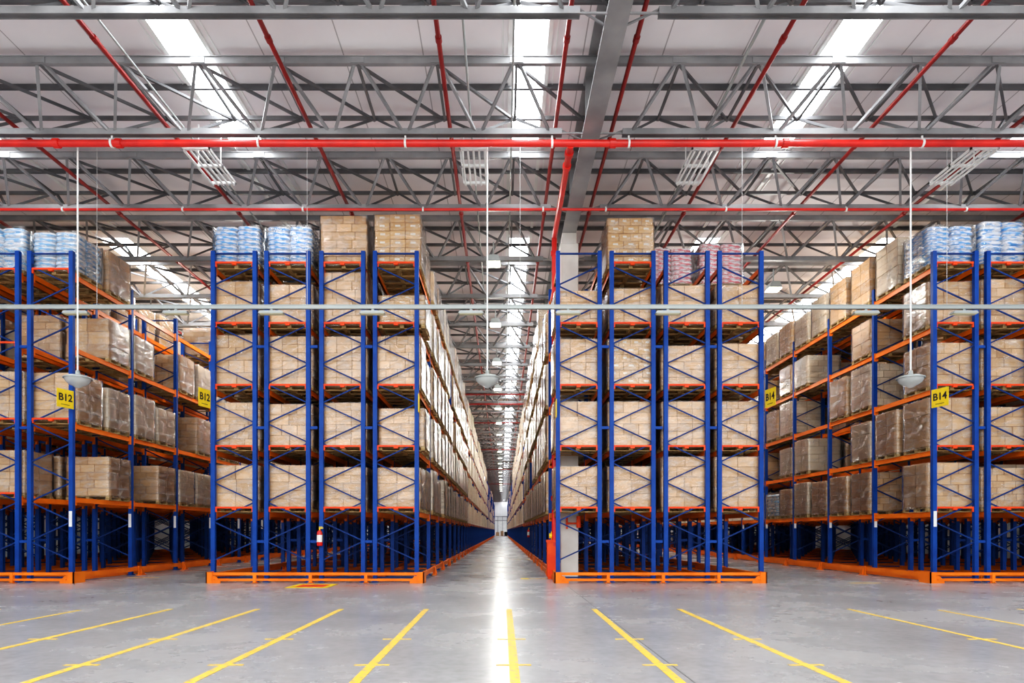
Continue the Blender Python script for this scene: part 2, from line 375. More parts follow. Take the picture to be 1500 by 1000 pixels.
# ------------------------------------------------------------------ sprinkler pipes and conduits
def pipe(name, pts, r, material, label, cat='pipe', group=None, joints=(), coupl=1.35):
    t = empty(name, pts[0], label, cat, group)
    o = Vector(pts[0]); mb = MB()
    for a, b in zip(pts[:-1], pts[1:]): mb.tube(Vector(a) - o, Vector(b) - o, r, 12)
    link('pipe_run', mb.mesh(name, material, False), t)
    for j in joints:
        d = Vector(j[1]).normalized() * .06; p = Vector(j[0]) - o
        link('coupling', MB().tube(p - d, p + d, r * coupl, 12).mesh('coupling', material), t)
    return t
HX = [-8.91 + .765 + TP * i for i in range(-16, 7, 2)] + [3.4 - .765 + TP * i for i in range(0, 20, 2)]
def hangers(t, y, z0, z1, r, xs):
    o = t.location
    for x in xs:
        mb = MB().bar((x - o.x, y - o.y, z0 - o.z), (x - o.x, y - o.y, z1 - o.z), .035, .02)
        mb.tube((x - .02 - o.x, y - o.y, z0 - o.z), (x + .02 - o.x, y - o.y, z0 - o.z), r + .02, 12)
        link('hanger', mb.mesh('hanger', 'white'), t)
mainx = [-21, -15.1, -9.3, -8.0, 2.9 - .6, 5.9, 12, 17.9]
t = pipe('sprinkler_main', [(-HW, 13.8, 9.39), (HW, 13.8, 9.39)], .07, 'red', 'thick bright red sprinkler main crossing the whole width under the roof',
         joints=[((x, 13.8, 9.39), (1, 0, 0)) for x in mainx])
hangers(t, 13.8, 9.39, 9.56, .07, HX)
t = pipe('sprinkler_cross_pipe', [(-HW, 17.0, 9.5), (HW, 17.0, 9.5)], .033, 'red', 'thin red sprinkler cross pipe just above the front rack tops')
hangers(t, 17.0, 9.5, 9.57, .033, HX[::1])
t.location.y = 16.86
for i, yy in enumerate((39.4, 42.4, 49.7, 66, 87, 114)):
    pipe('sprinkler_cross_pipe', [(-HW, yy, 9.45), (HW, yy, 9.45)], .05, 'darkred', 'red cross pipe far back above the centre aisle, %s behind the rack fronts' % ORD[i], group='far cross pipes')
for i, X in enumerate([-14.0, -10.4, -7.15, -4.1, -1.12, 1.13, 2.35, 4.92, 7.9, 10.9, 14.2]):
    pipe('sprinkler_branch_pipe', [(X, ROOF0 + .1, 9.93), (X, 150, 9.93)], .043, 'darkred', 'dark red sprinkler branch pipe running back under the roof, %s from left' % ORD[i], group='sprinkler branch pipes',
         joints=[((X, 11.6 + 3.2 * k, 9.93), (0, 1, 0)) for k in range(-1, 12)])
pipe('fire_riser', [(1.42, 13.8, 9.35), (1.42, 18.1, 9.35), (1.42, 18.1, .9)], .07, 'red', 'bright red fire riser pipe dropping beside the white column',
     joints=[((1.42, 14.1, 9.35), (0, 1, 0)), ((1.42, 14.6, 9.35), (0, 1, 0)), ((1.42, 18.1, 8.9), (0, 0, 1)), ((1.42, 18.1, 2.2), (0, 0, 1))])
for i, (X, r) in enumerate([(-6.95, .022), (-.68, .022), (4.5, .03), (.2, .02)]):
    pipe('cable_conduit', [(X, ROOF0 + .1, 10.1), (X, 120, 10.1)], r, 'alu', ['thin grey conduit running back beside the left skylight', 'thin grey conduit running back left of the centre skylight',
         'grey conduit running back right of the main girder', 'thin grey conduit running back just left of the girder'][i])
# red guard box around riser foot + valve
t = empty('riser_guard', (1.38, 18.2, 0), 'tall red guard box at the foot of the fire riser beside the centre aisle', 'guard')
link('guard_shell', MB().box(-.16, .12, -.16, .1, .05, 1.05, bev=.012).box(-.18, .14, -.18, .12, 1.0, 1.07).box(-.13, .1, -.14, .08, 0, .05).mesh('guard', 'redorange'), t)
link('valve', MB().tube((-.1, -.05, 1.18), (.06, -.05, 1.18), .07, 12).tube((-.02, -.05, 1.07), (-.02, -.05, 1.3), .03).mesh('valve', 'yellow'), t)
t = empty('hose_valve', (2.0, 18.3, 1.62), 'small red pipe loop fixed high on the white column base', 'valve')
link('valve_body', MB().tube((-.22, -.06, .1), (-.22, -.06, -.25), .025).tube((-.22, -.06, -.1), (.1, -.06, -.1), .025).tube((.1, -.06, -.22), (.1, -.06, .1), .06).mesh('valve_body', 'redorange'), t)

# ------------------------------------------------------------------ lamps
def pendant(X, i):
    t = empty('pendant_lamp', (X, 14.0, 4.5), ['glass pendant lamp hanging before the far left racks', 'glass pendant lamp hanging in front of the centre aisle', 'glass pendant lamp hanging before the far right racks'][i], 'lamp', 'glass pendant lamps')
    link('rod', MB().tube((0, 0, .2), (0, 0, 5.05), .017, 8).mesh('rod', 'white'), t)
    hs = link('housing', MB().lathe([(0, .2), (.04, .2), (.045, .12), (.1, .10), (.2, .085), (.27, .05), (.275, .025), (.26, .025)]).mesh('housing', 'alu', True), t)
    link('glass_bowl', MB().lathe([(.255, .04), (.245, .0), (.21, -.06), (.15, -.105), (.09, -.13), (.05, -.16), (0, -.17)]).mesh('bowl', 'glass', True), hs)
    link('reflector', MB().lathe([(.23, .04), (.16, .0), (.1, .02), (.05, .05), (0, .06)]).mesh('reflector', 'white', True), hs)
for i, X in enumerate((-8.99, -.32, 8.64)): pendant(X, i)
# suspended rail with strip lights
RY, RZ = 15.5, 6.55
t = empty('lighting_rail', (0, RY, RZ), 'long pale grey lighting rail hung across the rack fronts', 'rail')
link('rail', MB().box(-HW, HW, -.045, .045, -.045, .045).box(-HW, HW, -.06, .06, .03, .045).mesh('rail', 'alu'), t)
for px in (-170, 142, 450, 762, 1087, 1387, 1700):
    X = (px - CX) * RY / F
    link('suspension_wire', MB().tube((X, 0, .045), (X, 0, TOPZ - RZ), .006, 5).mesh('wire', 'wire'), t)
for i, px in enumerate((112, 258, 398, 546, 690, 832, 978, 1268, 1412)):
    X = (px - CX) * RY / F
    t = empty('strip_light', (X, RY, RZ - .05), 'slim cream strip light under the lighting rail, %s from left' % ORD[i], 'light', 'strip lights under the rail')
    hs = link('housing', MB().prism([(-.26, -.05), (.26, -.05), (.30, -.11), (-.30, -.11)], -.08, .08).box(-.03, .03, -.02, .02, -.05, .012).mesh('strip_housing', 'alu'), t)
    link('diffuser', MB().box(-.27, .27, -.06, .06, -.125, -.11).mesh('strip_diffuser', 'strip'), hs)
# multi-tube fluorescent fittings below the trusses
for i, X in enumerate((-6.55, -.62, 4.35, 10.3)):
    t = empty('fluorescent_fitting', (X, 14.2, 9.45), 'slatted white tube light fitting behind the red main, %s from left' % ORD[i], 'light', 'tube fittings under the roof')
    fm_ = MB()
    for yy in (-.1, 1.3): fm_.box(-.30, .30, yy, yy + .06, 0, .05)
    for xx in (-.3, .28): fm_.box(xx, xx + .02, -.1, 1.36, 0, .05)
    fm_.bar((-.25, .6, .05), (-.25, .6, .95), .02).bar((.25, .6, .05), (.25, .6, .95), .02).box(-.3, .3, .57, .63, 0, .05)
    link('frame', fm_.mesh('fitting_frame', 'white'), t)
    for k in range(5): link('tube', MB().tube((-.24 + .12 * k, -.08, -.02), (-.24 + .12 * k, 1.34, -.02), .022, 8).mesh('tube', 'tube'), t)
# lit high-bay lamps over aisles
def highbay(X, Y, lab, grp=None, s=1.0):
    t = empty('high_bay_lamp', (X, Y, 8.95), lab, 'lamp', grp)
    rf = link('reflector', MB().prism([(-.13, .22), (.13, .22), (.2, .03), (-.2, .03)], -.2, .2).tube((0, 0, .22), (0, 0, .66), .02).mesh('hb_refl', 'alu'), t)
    link('lamp_face', MB().box(-.19, .19, -.19, .19, .0, .03).mesh('hb_face', 'lamp'), rf)
    if Y < 100:
        pl_ = bpy.data.lights.new('lamp_bulb', 'POINT'); pl_.energy = 280 if abs(X) > 5 else (80 if Y < 60 else 50); pl_.shadow_soft_size = .1; pl_.color = (1, .96, .88)
        po_ = bpy.data.objects.new('lamp_bulb', pl_); col.objects.link(po_); po_.location = (X, Y, 8.8)
yy = 19.0; i = 0
while yy < 130:
    lab = 'glowing square lamp above the centre aisle, %s one back' % ORD[i] if i < 12 else 'tiny distant glowing lamp far down the centre aisle'
    highbay(-.26, yy, lab, 'lamps above the centre aisle'); yy += 5.6; i += 1
for i, (X, Y) in enumerate([(8.6, 21), (8.6, 34), (8.6, 47), (-9.2, 24), (-9.2, 38)]):
    highbay(X, Y, '%s glowing lamp back above the %s side aisle' % (ORD[i if X > 0 else i - 3], 'right' if X > 0 else 'left'), 'lamps above the side aisles')

# ------------------------------------------------------------------ racking
BAY = 2.7; Y0 = 17.0; FW = 1.07; PW = .105; H = 8.49
def post_mesh():
    mb = MB(); w = PW / 2
    pts = [(-w, -.05), (w, -.05), (w, .05), (w - .03, .05), (w - .03, .03), (-w + .03, .03), (-w + .03, .05), (-w, .05)]
    mb.prism(pts, .02, H, 'z')
    for k in range(84):                                     # raised rim of each keyhole slot
        z = .3 + .097 * k
        mb.box(-.02, -.008, -.053, -.05, z, z + .035); mb.box(.008, .02, -.053, -.05, z, z + .035)
    return mb.mesh('post', 'blue')
def post_simple():
    w = PW / 2; return MB().box(-w, w, -.05, .05, .02, H).box(-w - .03, w + .03, -.08, .08, 0, .02).mesh('post_plain', 'blue')
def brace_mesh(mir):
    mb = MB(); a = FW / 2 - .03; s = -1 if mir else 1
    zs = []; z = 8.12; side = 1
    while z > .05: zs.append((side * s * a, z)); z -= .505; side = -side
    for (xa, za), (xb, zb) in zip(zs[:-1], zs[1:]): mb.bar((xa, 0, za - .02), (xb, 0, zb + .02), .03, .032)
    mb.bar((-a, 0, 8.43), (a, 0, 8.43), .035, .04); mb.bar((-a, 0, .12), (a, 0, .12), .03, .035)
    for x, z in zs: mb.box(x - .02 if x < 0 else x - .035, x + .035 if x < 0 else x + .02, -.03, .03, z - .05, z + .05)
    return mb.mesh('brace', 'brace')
def beam_mesh(name='beam'):
    mb = MB(); mb.box(-.025, .025, .05, BAY - .05, -.125, -.0)
    mb.box(-.03, .03, .05, BAY - .05, -.02, 0); mb.box(-.03, .03, .05, BAY - .05, -.125, -.105)
    for y in (.052, BAY - .062): mb.box(-.045, .045, y, y + .01, -.2, .04); mb.box(.03, .045, y - .06 if y > 1 else y, y + .01 if y > 1 else y + .07, -.2, .04)
    return mb.mesh(name, 'orange')
BPM = MB().box(-PW / 2 - .03, PW / 2 + .03, -.08, .08, 0, .02).mesh('base_plate', 'blue')
PM, PS = post_mesh(), post_simple(); BM = {0: brace_mesh(False), 1: brace_mesh(True)}; BE = beam_mesh()
def stop_mesh():                       # front stop bar with its centre tab, on the end frame
    mb = MB(); mb.box(-FW / 2 + .05, FW / 2 - .05, -.02, .02, .09, .135); mb.box(-.055, .055, -.03, .03, .05, .135)
    for x in (-FW / 2 + .05, FW / 2 - .09): mb.box(x, x + .04, -.02, .02, 0, .135)
    return mb.mesh('pallet_stop', 'redorange')
SM = stop_mesh()
SPM = MB().box(0, .185, -.03, .03, -.035, .035).mesh('row_spacer', 'blue')
LVC = [1.80, 3.38, 4.95, 6.54, 8.09]; LVL = [2.17, 4.08, 6.04, 7.93]
PLM = MB().box(-.04, .04, -.004, 0, -.2, .2).mesh('post_label', 'white')

def rack(X, bays, levels, mirror, label, spacer_right=False, plate_side=0, bare=()):
    t = empty('pallet_rack', (X, Y0, 0), label, 'rack', 'blue and orange pallet racks')
    far_posts, far_beams = MB(), MB(); ni = 0
    for k in range(bays + 1):
        y = k * BAY
        for s in (-1, 1):
            if k < 50:
                po = link('post', PM if k < 6 else PS, t, (s * FW / 2, y, 0))
                if k < 6: link('base_plate', BPM, po)
            else: far_posts.box(s * FW / 2 - PW / 2, s * FW / 2 + PW / 2, y - .05, y + .05, 0, H)
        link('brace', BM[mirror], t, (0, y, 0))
        if k == bays: break
        for z in levels:
            for s in (-1, 1):
                if ni < 100: link('beam', BE, t, (s * (FW / 2 + .0), y, z), 0 if s < 0 else 0); ni += 1
                else: far_beams.box(s * FW / 2 - .025, s * FW / 2 + .025, y + .05, y + BAY - .05, z - .125, z)
    if far_posts.v: link('post', far_posts.mesh('far_posts', 'blue'), t)['kind'] = 'stuff'
    if far_beams.v: link('beam', far_beams.mesh('far_beams', 'orange'), t)['kind'] = 'stuff'
    for q, z in enumerate(levels):
        if q not in bare: link('pallet_stop', SM, t, (0, 0, z))
    if spacer_right:
        for z in (1.04, 3.96, 6.04):
            for k in range(0, 8): link('row_spacer', SPM, t, (FW / 2 + PW / 2, k * BAY, z))
    br = MB()
    for s in (-1, 1): br.box(s * FW / 2 - .09, s * FW / 2 - .06, .1, bays * BAY, .02, .15)
    for k in range(bays + 1): br.box(-FW / 2, FW / 2, k * BAY - .02, k * BAY + .02, .02, .06)
    link('base_rail', br.mesh('base_rail', 'orange'), t)
    if plate_side:
        for k in range(0, 7): link('location_label', PLM, t, (plate_side * FW / 2, k * BAY - .055, 1.62))
    return t
ROWS = {}   # block -> list of X
ROWS['LC'] = [-6.89, -5.52, -4.11, -2.735]; ROWS['RC'] = [1.96, 3.34, 4.73, 6.11]
ROWS['L'] = [-11.6 - 1.38 * i for i in range(8)]; ROWS['R'] = [11.62 + 1.38 * i for i in range(8)]
BN = {'LC': 'left centre block', 'RC': 'right centre block', 'L': 'far left block', 'R': 'far right block'}
for b in ('LC', 'RC'):
    for i, X in enumerate(ROWS[b]):
        aisle = (b == 'LC' and i == 3) or (b == 'RC' and i == 0)
        rack(X, 63, LVC, i % 2, 'blue and orange pallet rack, %s from left in the %s' % (ORD[i], BN[b]), i < 3, 0, (4,) if b == 'RC' and i != 1 else ())
for b, nm in (('L', 'left'), ('R', 'right')):
    for i, X in enumerate(ROWS[b]):
        rack(X, 40 if i < 3 else 22, LVL if b == 'L' else LVC, (i + (1 if b == 'L' else 0)) % 2, ('blue and orange pallet rack of the %s, %s' % (BN[b], 'beside the aisle' if i == 0 else '%s from the aisle' % ORD[i])),
             (b == 'R' and i < 7) or (b == 'L' and i > 0), (1 if b == 'L' else -1) if i == 0 else 0, (0, 2) if (b, i) == ('L', 0) else ())

# orange guard frames round each block
def guard(x0, x1, joints, sides, bays, label):
    t = empty('rack_guard', (0, 16.6, 0), label, 'guard rail', 'orange floor guards')
    link('front_rail', MB().box(x0 + .02, x1 - .02, -.03, .03, .20, .27).mesh('rail', 'orange'), t)
    link('front_rail', MB().box(x0 + .02, x1 - .02, -.03, .03, .06, .115).mesh('rail', 'orange'), t)
    for x, s in ((x0, 1), (x1, -1)):
        mb = MB(); mb.box(min(x, x + s * .16), max(x, x + s * .16), -.06, -.035, 0, .28)
        a = x + s * .12; mb.prism([(a, 0), (a + s * .24, 0), (a + s * .24, .06), (a + s * .12, .18), (a, .2)], -.05, -.036)
        mb.box(min(x, x + s * .03), max(x, x + s * .03), -.06, .4, 0, .28)
        for dx, dz in ((.17, .19), (.2, .1)): mb.tube((x + s * dx, -.075, dz), (x + s * dx, -.05, dz), .017, 6)
        link('corner_bracket', mb.mesh('corner', 'orange'), t)
    for x in joints: link('joint_plate', MB().box(x - .04, x + .04, -.045, .035, 0, .27).box(x - .07, x + .07, -.045, .08, 0, .015).mesh('joint', 'orange'), t)
    wedge = {}
    for x, s in sides:                  # s points to the aisle
        link('side_rail', MB().box(min(x - s * .06, x - s * .11), max(x - s * .06, x - s * .11), .1, bays * BAY + .3, .13, .25).mesh('side_rail', 'orange'), t)
        if s not in wedge:
            wedge[s] = MB().prism([(-.11 * s, 0), (.0, 0), (.02 * s, .08), (-.03 * s, .27), (-.11 * s, .27)], .0, .02).box(min(0, -.11 * s), max(0, -.11 * s), -.1, .25, 0, .02).prism([(-.1, 0), (.25, 0), (.02, .27), (-.1, .27)], -.03 * s - .01, -.03 * s + .01, 'x').mesh('wedge', 'orange')
        for k in range(1, min(bays, 50)): link('side_bracket', wedge[s], t, (x, .4 + k * BAY - .05, 0))
guard(-7.42, -1.96, (-6.21, -4.81, -3.42), ((-7.42, -1), (-1.96, 1)), 60, 'orange floor guard around the base of the left centre block')
guard(1.3, 6.62, (2.65, 4.03, 5.42), ((1.3, -1), (6.62, 1)), 60, 'orange floor guard around the base of the right centre block')
guard(-21.95, -10.72, (-12.3, -13.7, -15.1, -16.4, -17.8, -19.2, -20.6), ((-10.72, 1),), 38, 'orange floor guard around the base of the far left block')
guard(10.7, 21.95, (12.3, 13.7, 15.1, 16.4, 17.8, 19.2, 20.6), ((10.7, -1),), 38, 'orange floor guard around the base of the far right block')

# ------------------------------------------------------------------ pallet loads
PD = 1.06; PWX = 1.2     # depth along Y, width along X
def pallet_mb(mb=None, ox=0, oy=0, oz=0, lite=False):
    mb = mb or MB(); w = PWX / 2; d = PD / 2
    if lite:
        mb.box(ox - w, ox + w, oy - d, oy + d, oz + .1, oz + .125, .4)
        for x in (-w, -.05, w - .1): mb.box(ox + x, ox + x + .1, oy - d, oy + d, oz, oz + .1, .2)
        return mb
    for k in range(7): y = -d + k * (PD - .1) / 6; mb.box(ox - w, ox + w, oy + y, oy + y + .1, oz + .108, oz + .13)
    for x in (-w, -.05, w - .1):
        mb.box(ox + x, ox + x + .1, oy - d, oy + d, oz + .09, oz + .108); mb.box(ox + x, ox + x + .1, oy - d, oy + d, oz, oz + .018)
        for y in (-d, -.06, d - .12): mb.box(ox + x, ox + x + .1, oy + y, oy + y + .12, oz + .018, oz + .09)
    for y in (-d, -.05, d - .1): mb.box(ox - w, ox + w, oy + y, oy + y + .1, oz, oz + .018)
    return mb
PAL = pallet_mb().mesh('pallet', 'wood')
# carton layouts: list of (cx, cy, cz, sx, sy, sz) for a stack 1.2 x 1.06 x 1.0
def layout(nx, ny, nz, seed, mix=False):
    r = random.Random(seed); out = []
    for k in range(nz):
        n_x = nx + (1 if mix and k % 2 else 0); n_y = ny
        sx, sy, sz = 1.19 / n_x, 1.04 / n_y, 1.0 / nz
        ox, oy = r.uniform(-.012, .012), r.uniform(-.01, .01)
        for i in range(n_x):
            for j in range(n_y):
                out.append((-.595 + sx * (i + .5) + ox + r.uniform(-.004, .004), -.52 + sy * (j + .5) + oy + (r.uniform(-.012, .004) if j == 0 else 0), sz * (k + .5), sx - .005, sy - .005, sz - .003))
    return out
LAY = [layout(2, 2, 5, 1, True), layout(2, 2, 4, 2, True), layout(3, 2, 6, 3), layout(2, 1, 3, 4), layout(2, 2, 5, 5), layout(3, 2, 6, 6, True)]
CM = {}
def carton_me(v, sx, sy, sz, material):
    key = (v, round(sx, 3), round(sy, 3), round(sz, 3), material)
    if key not in CM:
        CM[key] = MB().box(-sx / 2, sx / 2, -sy / 2, sy / 2, -sz / 2, sz / 2, .3, bev=.004).mesh('carton', material)
    return CM[key]
SK = {}
def stack_me(v, material):
    if (v, material) not in SK:
        mb = MB()
        for (x, y, z, a, b, c) in LAY[v]: mb.box(x - a / 2, x + a / 2, y - b / 2, y + b / 2, z - c / 2, z + c / 2, R.random(), bev=.004)
        SK[(v, material)] = mb.mesh('carton_stack', material)
    return SK[(v, material)]
WR = {}
def wrap_me(v):
    if v not in WR:
        r = random.Random(v); mb = MB(); n = 10; nz = 9; pts = []
        w, d = .622, .545
        per = [(-w, -d), (w, -d), (w, d), (-w, d)]
        ring = []
        for s in range(4):
            a, b = per[s], per[(s + 1) % 4]
            for i in range(n): f = i / n; ring.append((a[0] + (b[0] - a[0]) * f, a[1] + (b[1] - a[1]) * f, (s, f)))
        m_ = len(ring); b0 = 0
        for j in range(nz + 1):
            z = -.04 + 1.045 * j / nz
            for i, (x, y, (s, f)) in enumerate(ring):
                q = r.uniform(-.006, .008) if 0 < f else -.006
                nx_, ny_ = ((0, -1), (1, 0), (0, 1), (-1, 0))[s]
                t_ = 1.0 if j < nz else .99
                mb.v.append(((x + nx_ * q) * t_, (y + ny_ * q) * t_, z))
        for j in range(nz):
            for i in range(m_): k = (i + 1) % m_; mb.face((j * m_ + i, j * m_ + k, (j + 1) * m_ + k, (j + 1) * m_ + i))
        WR[v] = mb.mesh('stretch_wrap', 'film', True)
    return WR[v]
SACK = {c: MB().pillow(0, 0, 0, .30, .275, .072).mesh('sack', c) for c in ('sackblue', 'sackred', 'sackblue2')}
def ssm(c, n):
    mb = MB(); r = random.Random(3)
    for k in range(n):
        for i in range(2):
            for j in range(2): mb.pillow(-.29 + .58 * i + r.uniform(-.02, .02), -.26 + .52 * j + r.uniform(-.02, .02), .06 + .125 * k, .30, .275, .072, 12, 4)
    return mb.mesh('sack_stack', c, True)
SSM = {}
LEVN = {4: ['bottom', 'second', 'third', 'top'], 5: ['bottom', 'second', 'third', 'fourth', 'top']}
NLOAD = 0
def load(block, row, p, lev, h=1.1, kind='card', v=None, detail=2, dy=0.0, dx=0.0):
    """detail 2: every carton its own part; 1: one carton stack; both with pallet and film"""
    global NLOAD; NLOAD += 1
    X = ROWS[block][row] + dx; Lv = LVL if block == 'L' else LVC
    bay, q = divmod(p, 2)
    y = Y0 + bay * BAY + .14 + (PD / 2 if q == 0 else PD * 1.5 + .3) + dy
    if q == 1: y = Y0 + bay * BAY + BAY - .16 - PD / 2 + dy
    else: y = Y0 + bay * BAY + .13 + PD / 2 + dy
    look = {'card': ['film-wrapped brown cartons', 'film-wrapped tan cartons'][R.random() < .5], 'cardlabel': 'labelled brown cartons', 'cardpale': 'film-wrapped pale cartons',
            'sackblue': 'white-blue sacks', 'sackblue2': 'pale blue sacks', 'sackred': 'red-white sacks'}[kind]
    rn = {'LC': '%s rack from left', 'RC': '%s rack from left', 'L': '%s rack from aisle', 'R': '%s rack from aisle'}[block] % ORD[row]
    pos = 'front end' if p == 0 else '%s pallet back' % ORD[p]
    lab = '%s on %s shelf, %s, %s, %s' % (look, LEVN[len(Lv)][lev], rn, BN[block], pos)
    sx_, sy_ = R.uniform(-.015, .015), R.uniform(-.015, .015)
    t = empty('pallet_load', (X + sx_, y + sy_, Lv[lev]), lab, 'pallet load', 'loaded pallets in the %s' % BN[block], R.uniform(-.012, .012))
    link('pallet', PAL, t)
    if v is None: v = R.randrange(6)
    if kind.startswith('sack'):
        n = max(4, round(h / .125))
        if detail == 2:
            for k in range(n):
                for i in range(2):
                    for j in range(2):
                        link('sack', SACK[kind], t, (-.29 + .58 * i + R.uniform(-.02, .02), -.26 + .52 * j + R.uniform(-.02, .02), .195 + .125 * k), R.uniform(-.05, .05))
        else:
            if (kind, n) not in SSM: SSM[(kind, n)] = ssm(kind, n)
            link('sack_stack', SSM[(kind, n)], t, (0, 0, .13))
        link('stretch_wrap', wrap_me(v), t, (0, 0, .13), 0, (1.0, 1.0, n * .125 + .01))
        return t
    if detail == 2:
        for (x, yy, z, a, b, c) in LAY[v]:
            link('carton', carton_me(v, a, b, c * h, kind), t, (x, yy, .13 + z * h), R.uniform(-.008, .008))
    else: link('carton_stack', stack_me(v, kind), t, (0, 0, .13), 0, (1, 1, h))
    link('stretch_wrap', wrap_me(v), t, (0, 0, .13), 0, (1, 1, h * 1.005))
    return t
done = set()
def put(block, row, p, lev, *a, **k): done.add((block, row, p, lev)); load(block, row, p, lev, *a, **k)

# front faces, centre blocks  (rows L->R, levels bottom->top)
LCH = [[1.08, 1.08, 1.03, 1.02], [1.12, 1.08, 1.12, .97], [1.3, 1.27, 1.27, 1.27], [1.1, 1.02, 1.33, .74], [1.03, 1.05, 1.26, 1.3]]
LCK = [[3, 4, 0, 4], [5, 1, 2, 0], [1, 2, 2, 5], [3, 3, 5, 5], [0, 0, 5, 2]]
for l in range(5):
    for r in range(4):
        kd = 'card'
        if l == 4 and r < 2: kd = 'sackblue'
        if l == 4 and r == 3 or l == 3 and r == 3: kd = 'cardlabel'
        put('LC', r, 0, l, LCH[l][r], kd, LCK[l][r], 2, .0, .12 if (r == 3 and l in (1, 3)) else 0)
RCH = [[1.05, 1.05, 1.3, 1.3], [1.15, 1.15, 1.15, 1.15], [1.2, 1.2, 1.02, 1.08], [.86, .92, 1.0, 1.0], [0, 1.2, 0, 0]]
RCK = [[1, 3, 0, 4], [3, 1, 2, 5], [2, 5, 0, 4], [5, 2, 4, 3], [0, 5, 0, 0]]
for l in range(5):
    for r in range(4):
        if RCH[l][r] == 0: done.add(('RC', r, 0, l)); continue
        put('RC', r, 0, l, RCH[l][r], 'cardlabel' if (l == 4 or (l == 2 and r == 1)) else 'card', RCK[l][r])
put('RC', 2, 1, 4, 1.0, 'sackred', 1, 2); put('RC', 3, 1, 4, 1.12, 'sackred', 2, 2); put('RC', 1, 1, 4, .9, 'card', 1, 1)
for l in range(5):
    for q in (1, 2): done.add(('RC', 0, 1, l))
# second pallets back in the centre blocks
for b in ('LC', 'RC'):
    for r in range(4):
        for l in range(5):
            if (b, r, 1, l) in done: continue
            if (b, r, l) in (('LC', 0, 4), ('LC', 1, 4)): put(b, r, 1, l, 1.0, 'sackblue', 0, 1)
            else: put(b, r, 1, l, R.uniform(.85, 1.1), 'card', None, 1)
# aisle sides of the centre blocks, kinds by depth
for b, r in (('LC', 3), ('RC', 0)):
    for p in range(2, 17):
        for l in range(5):
            if b == 'RC' and l == 4 and p < 5 : done.add((b, r, p, l)); continue
            if R.random() < .05 and p > 3: done.add((b, r, p, l)); continue
            hh = R.choice((1.05, 1.15, 1.25)) if l < 4 else R.choice((1.0, 1.25, .9))
            put(b, r, p, l, hh + R.uniform(-.05, .05), R.choice(('card', 'cardpale', 'cardpale')), None, 1, 0, (.05 if b == 'LC' else -.05))
# far left block
fillL = {3: [(0, 'sackblue2', .98), (1, 'card', 1.1), (6, 'card', 1.0), (7, 'card', 1.1)],
         2: [(1, 'card', 1.08), (2, 'cardpale', 1.0), (4, 'card', 1.15), (5, 'cardpale', 1.15), (6, 'card', 1.1)],
         1: [(0, 'card', 1.2), (1, 'cardpale', 1.1), (2, 'cardpale', 1.2), (3, 'cardpale', 1.05), (5, 'card', 1.2), (6, 'card', 1.1), (7, 'card', 1.2)],
         0: [(1, 'card', 1.08), (3, 'card', 1.1), (4, 'cardpale', 1.1), (5, 'cardpale', 1.1), (6, 'card', 1.1), (7, 'card', 1.1)]}
for l, it in fillL.items():
    for p, kd, hh in it: put('L', 0, p, l, hh, kd, None, 2 if p < 2 else 1)
for l in range(4):
    for p in range(0, 6):
        if (l, p) in ((2, 0),): continue
        if R.random() < .85 or p < 2: put('L', 1, p, l, R.uniform(1.0, 1.25) if l else 1.1, 'sackblue2' if (l == 3 and p == 0) else 'card', None, 1)
# far right block
fillR = {4: [(0, 'sackblue', 1.0), (1, 'cardpale', 1.3), (2, 'card', 1.3), (3, 'card', 1.25), (4, 'cardpale', 1.2), (5, 'cardpale', 1.0), (6, 'card', 1.1), (7, 'cardpale', 1.1), (8, 'card', 1.1)],
         3: [(0, 'card', 1.1), (2, 'card', 1.0), (5, 'cardpale', 1.0), (6, 'card', 1.0), (8, 'card', 1.0)],
         2: [(0, 'card', 1.1), (3, 'card', 1.2), (2, 'cardpale', 1.25), (6, 'cardpale', 1.2), (7, 'card', 1.1), (8, 'card', 1.1)],
         1: [(0, 'card', 1.25), (1, 'card', 1.2), (2, 'cardpale', 1.1), (5, 'cardpale', 1.15), (6, 'cardpale', 1.0), (8, 'card', 1.1)],
         0: [(0, 'card', 1.15), (2, 'card', 1.15), (3, 'card', 1.15), (4, 'card', 1.1), (5, 'cardpale', 1.15), (6, 'card', 1.0), (7, 'sackblue2', .9)]}
for l, it in fillR.items():
    for p, kd, hh in it: put('R', 0, p, l, hh, kd, None, 2 if p < 2 else 1)
for l in range(5):
    for p in range(0, 7):
        if R.random() < .8 or p < 2: put('R', 1, p, l, R.uniform(1.0, 1.25), 'sackblue' if (l == 4 and p == 0) else ('card' if l < 4 else 'cardlabel'), None, 1)
# everything deeper: one uncountable remainder
rest_c, rest_p = MB(), MB()
def rest(block, row, p, lev):
    if (block, row) == ('RC', 0) and p in (18, 19, 36, 37): return
    X = ROWS[block][row] + R.uniform(-.03, .03) + (.05 if (block, row) == ('LC', 3) else -.05 if (block, row) == ('RC', 0) else 0)
    Lv = LVL if block == 'L' else LVC; bay, q = divmod(p, 2)
    y = Y0 + bay * BAY + (.13 + PD / 2 if q == 0 else BAY - .16 - PD / 2); z = Lv[lev] + .13; h = R.uniform(.9, 1.25); n = R.choice((3, 4, 5)); c = R.random()
    pallet_mb(rest_c, X, y, Lv[lev], True)
    for k in range(n):
        for s in (-1, 1):
            rest_c.box(X + (-.6 if s < 0 else .002), X + (-.002 if s < 0 else .6), y - .52 + R.uniform(-.01, .01), y + .52, z + h * k / n, z + h * (k + 1) / n - .004, c + R.uniform(0, .2))
for b, r in (('LC', 3), ('RC', 0)):
    for p in range(17, 54):
        for l in range(5):
            if R.random() < .9 - .08 * (l == 4): rest(b, r, p, l)
    for p in range(54, 118):
        for l in range(5):
            if R.random() < (.7, .35, .15, .06, .03)[l]: rest(b, r, p, l)
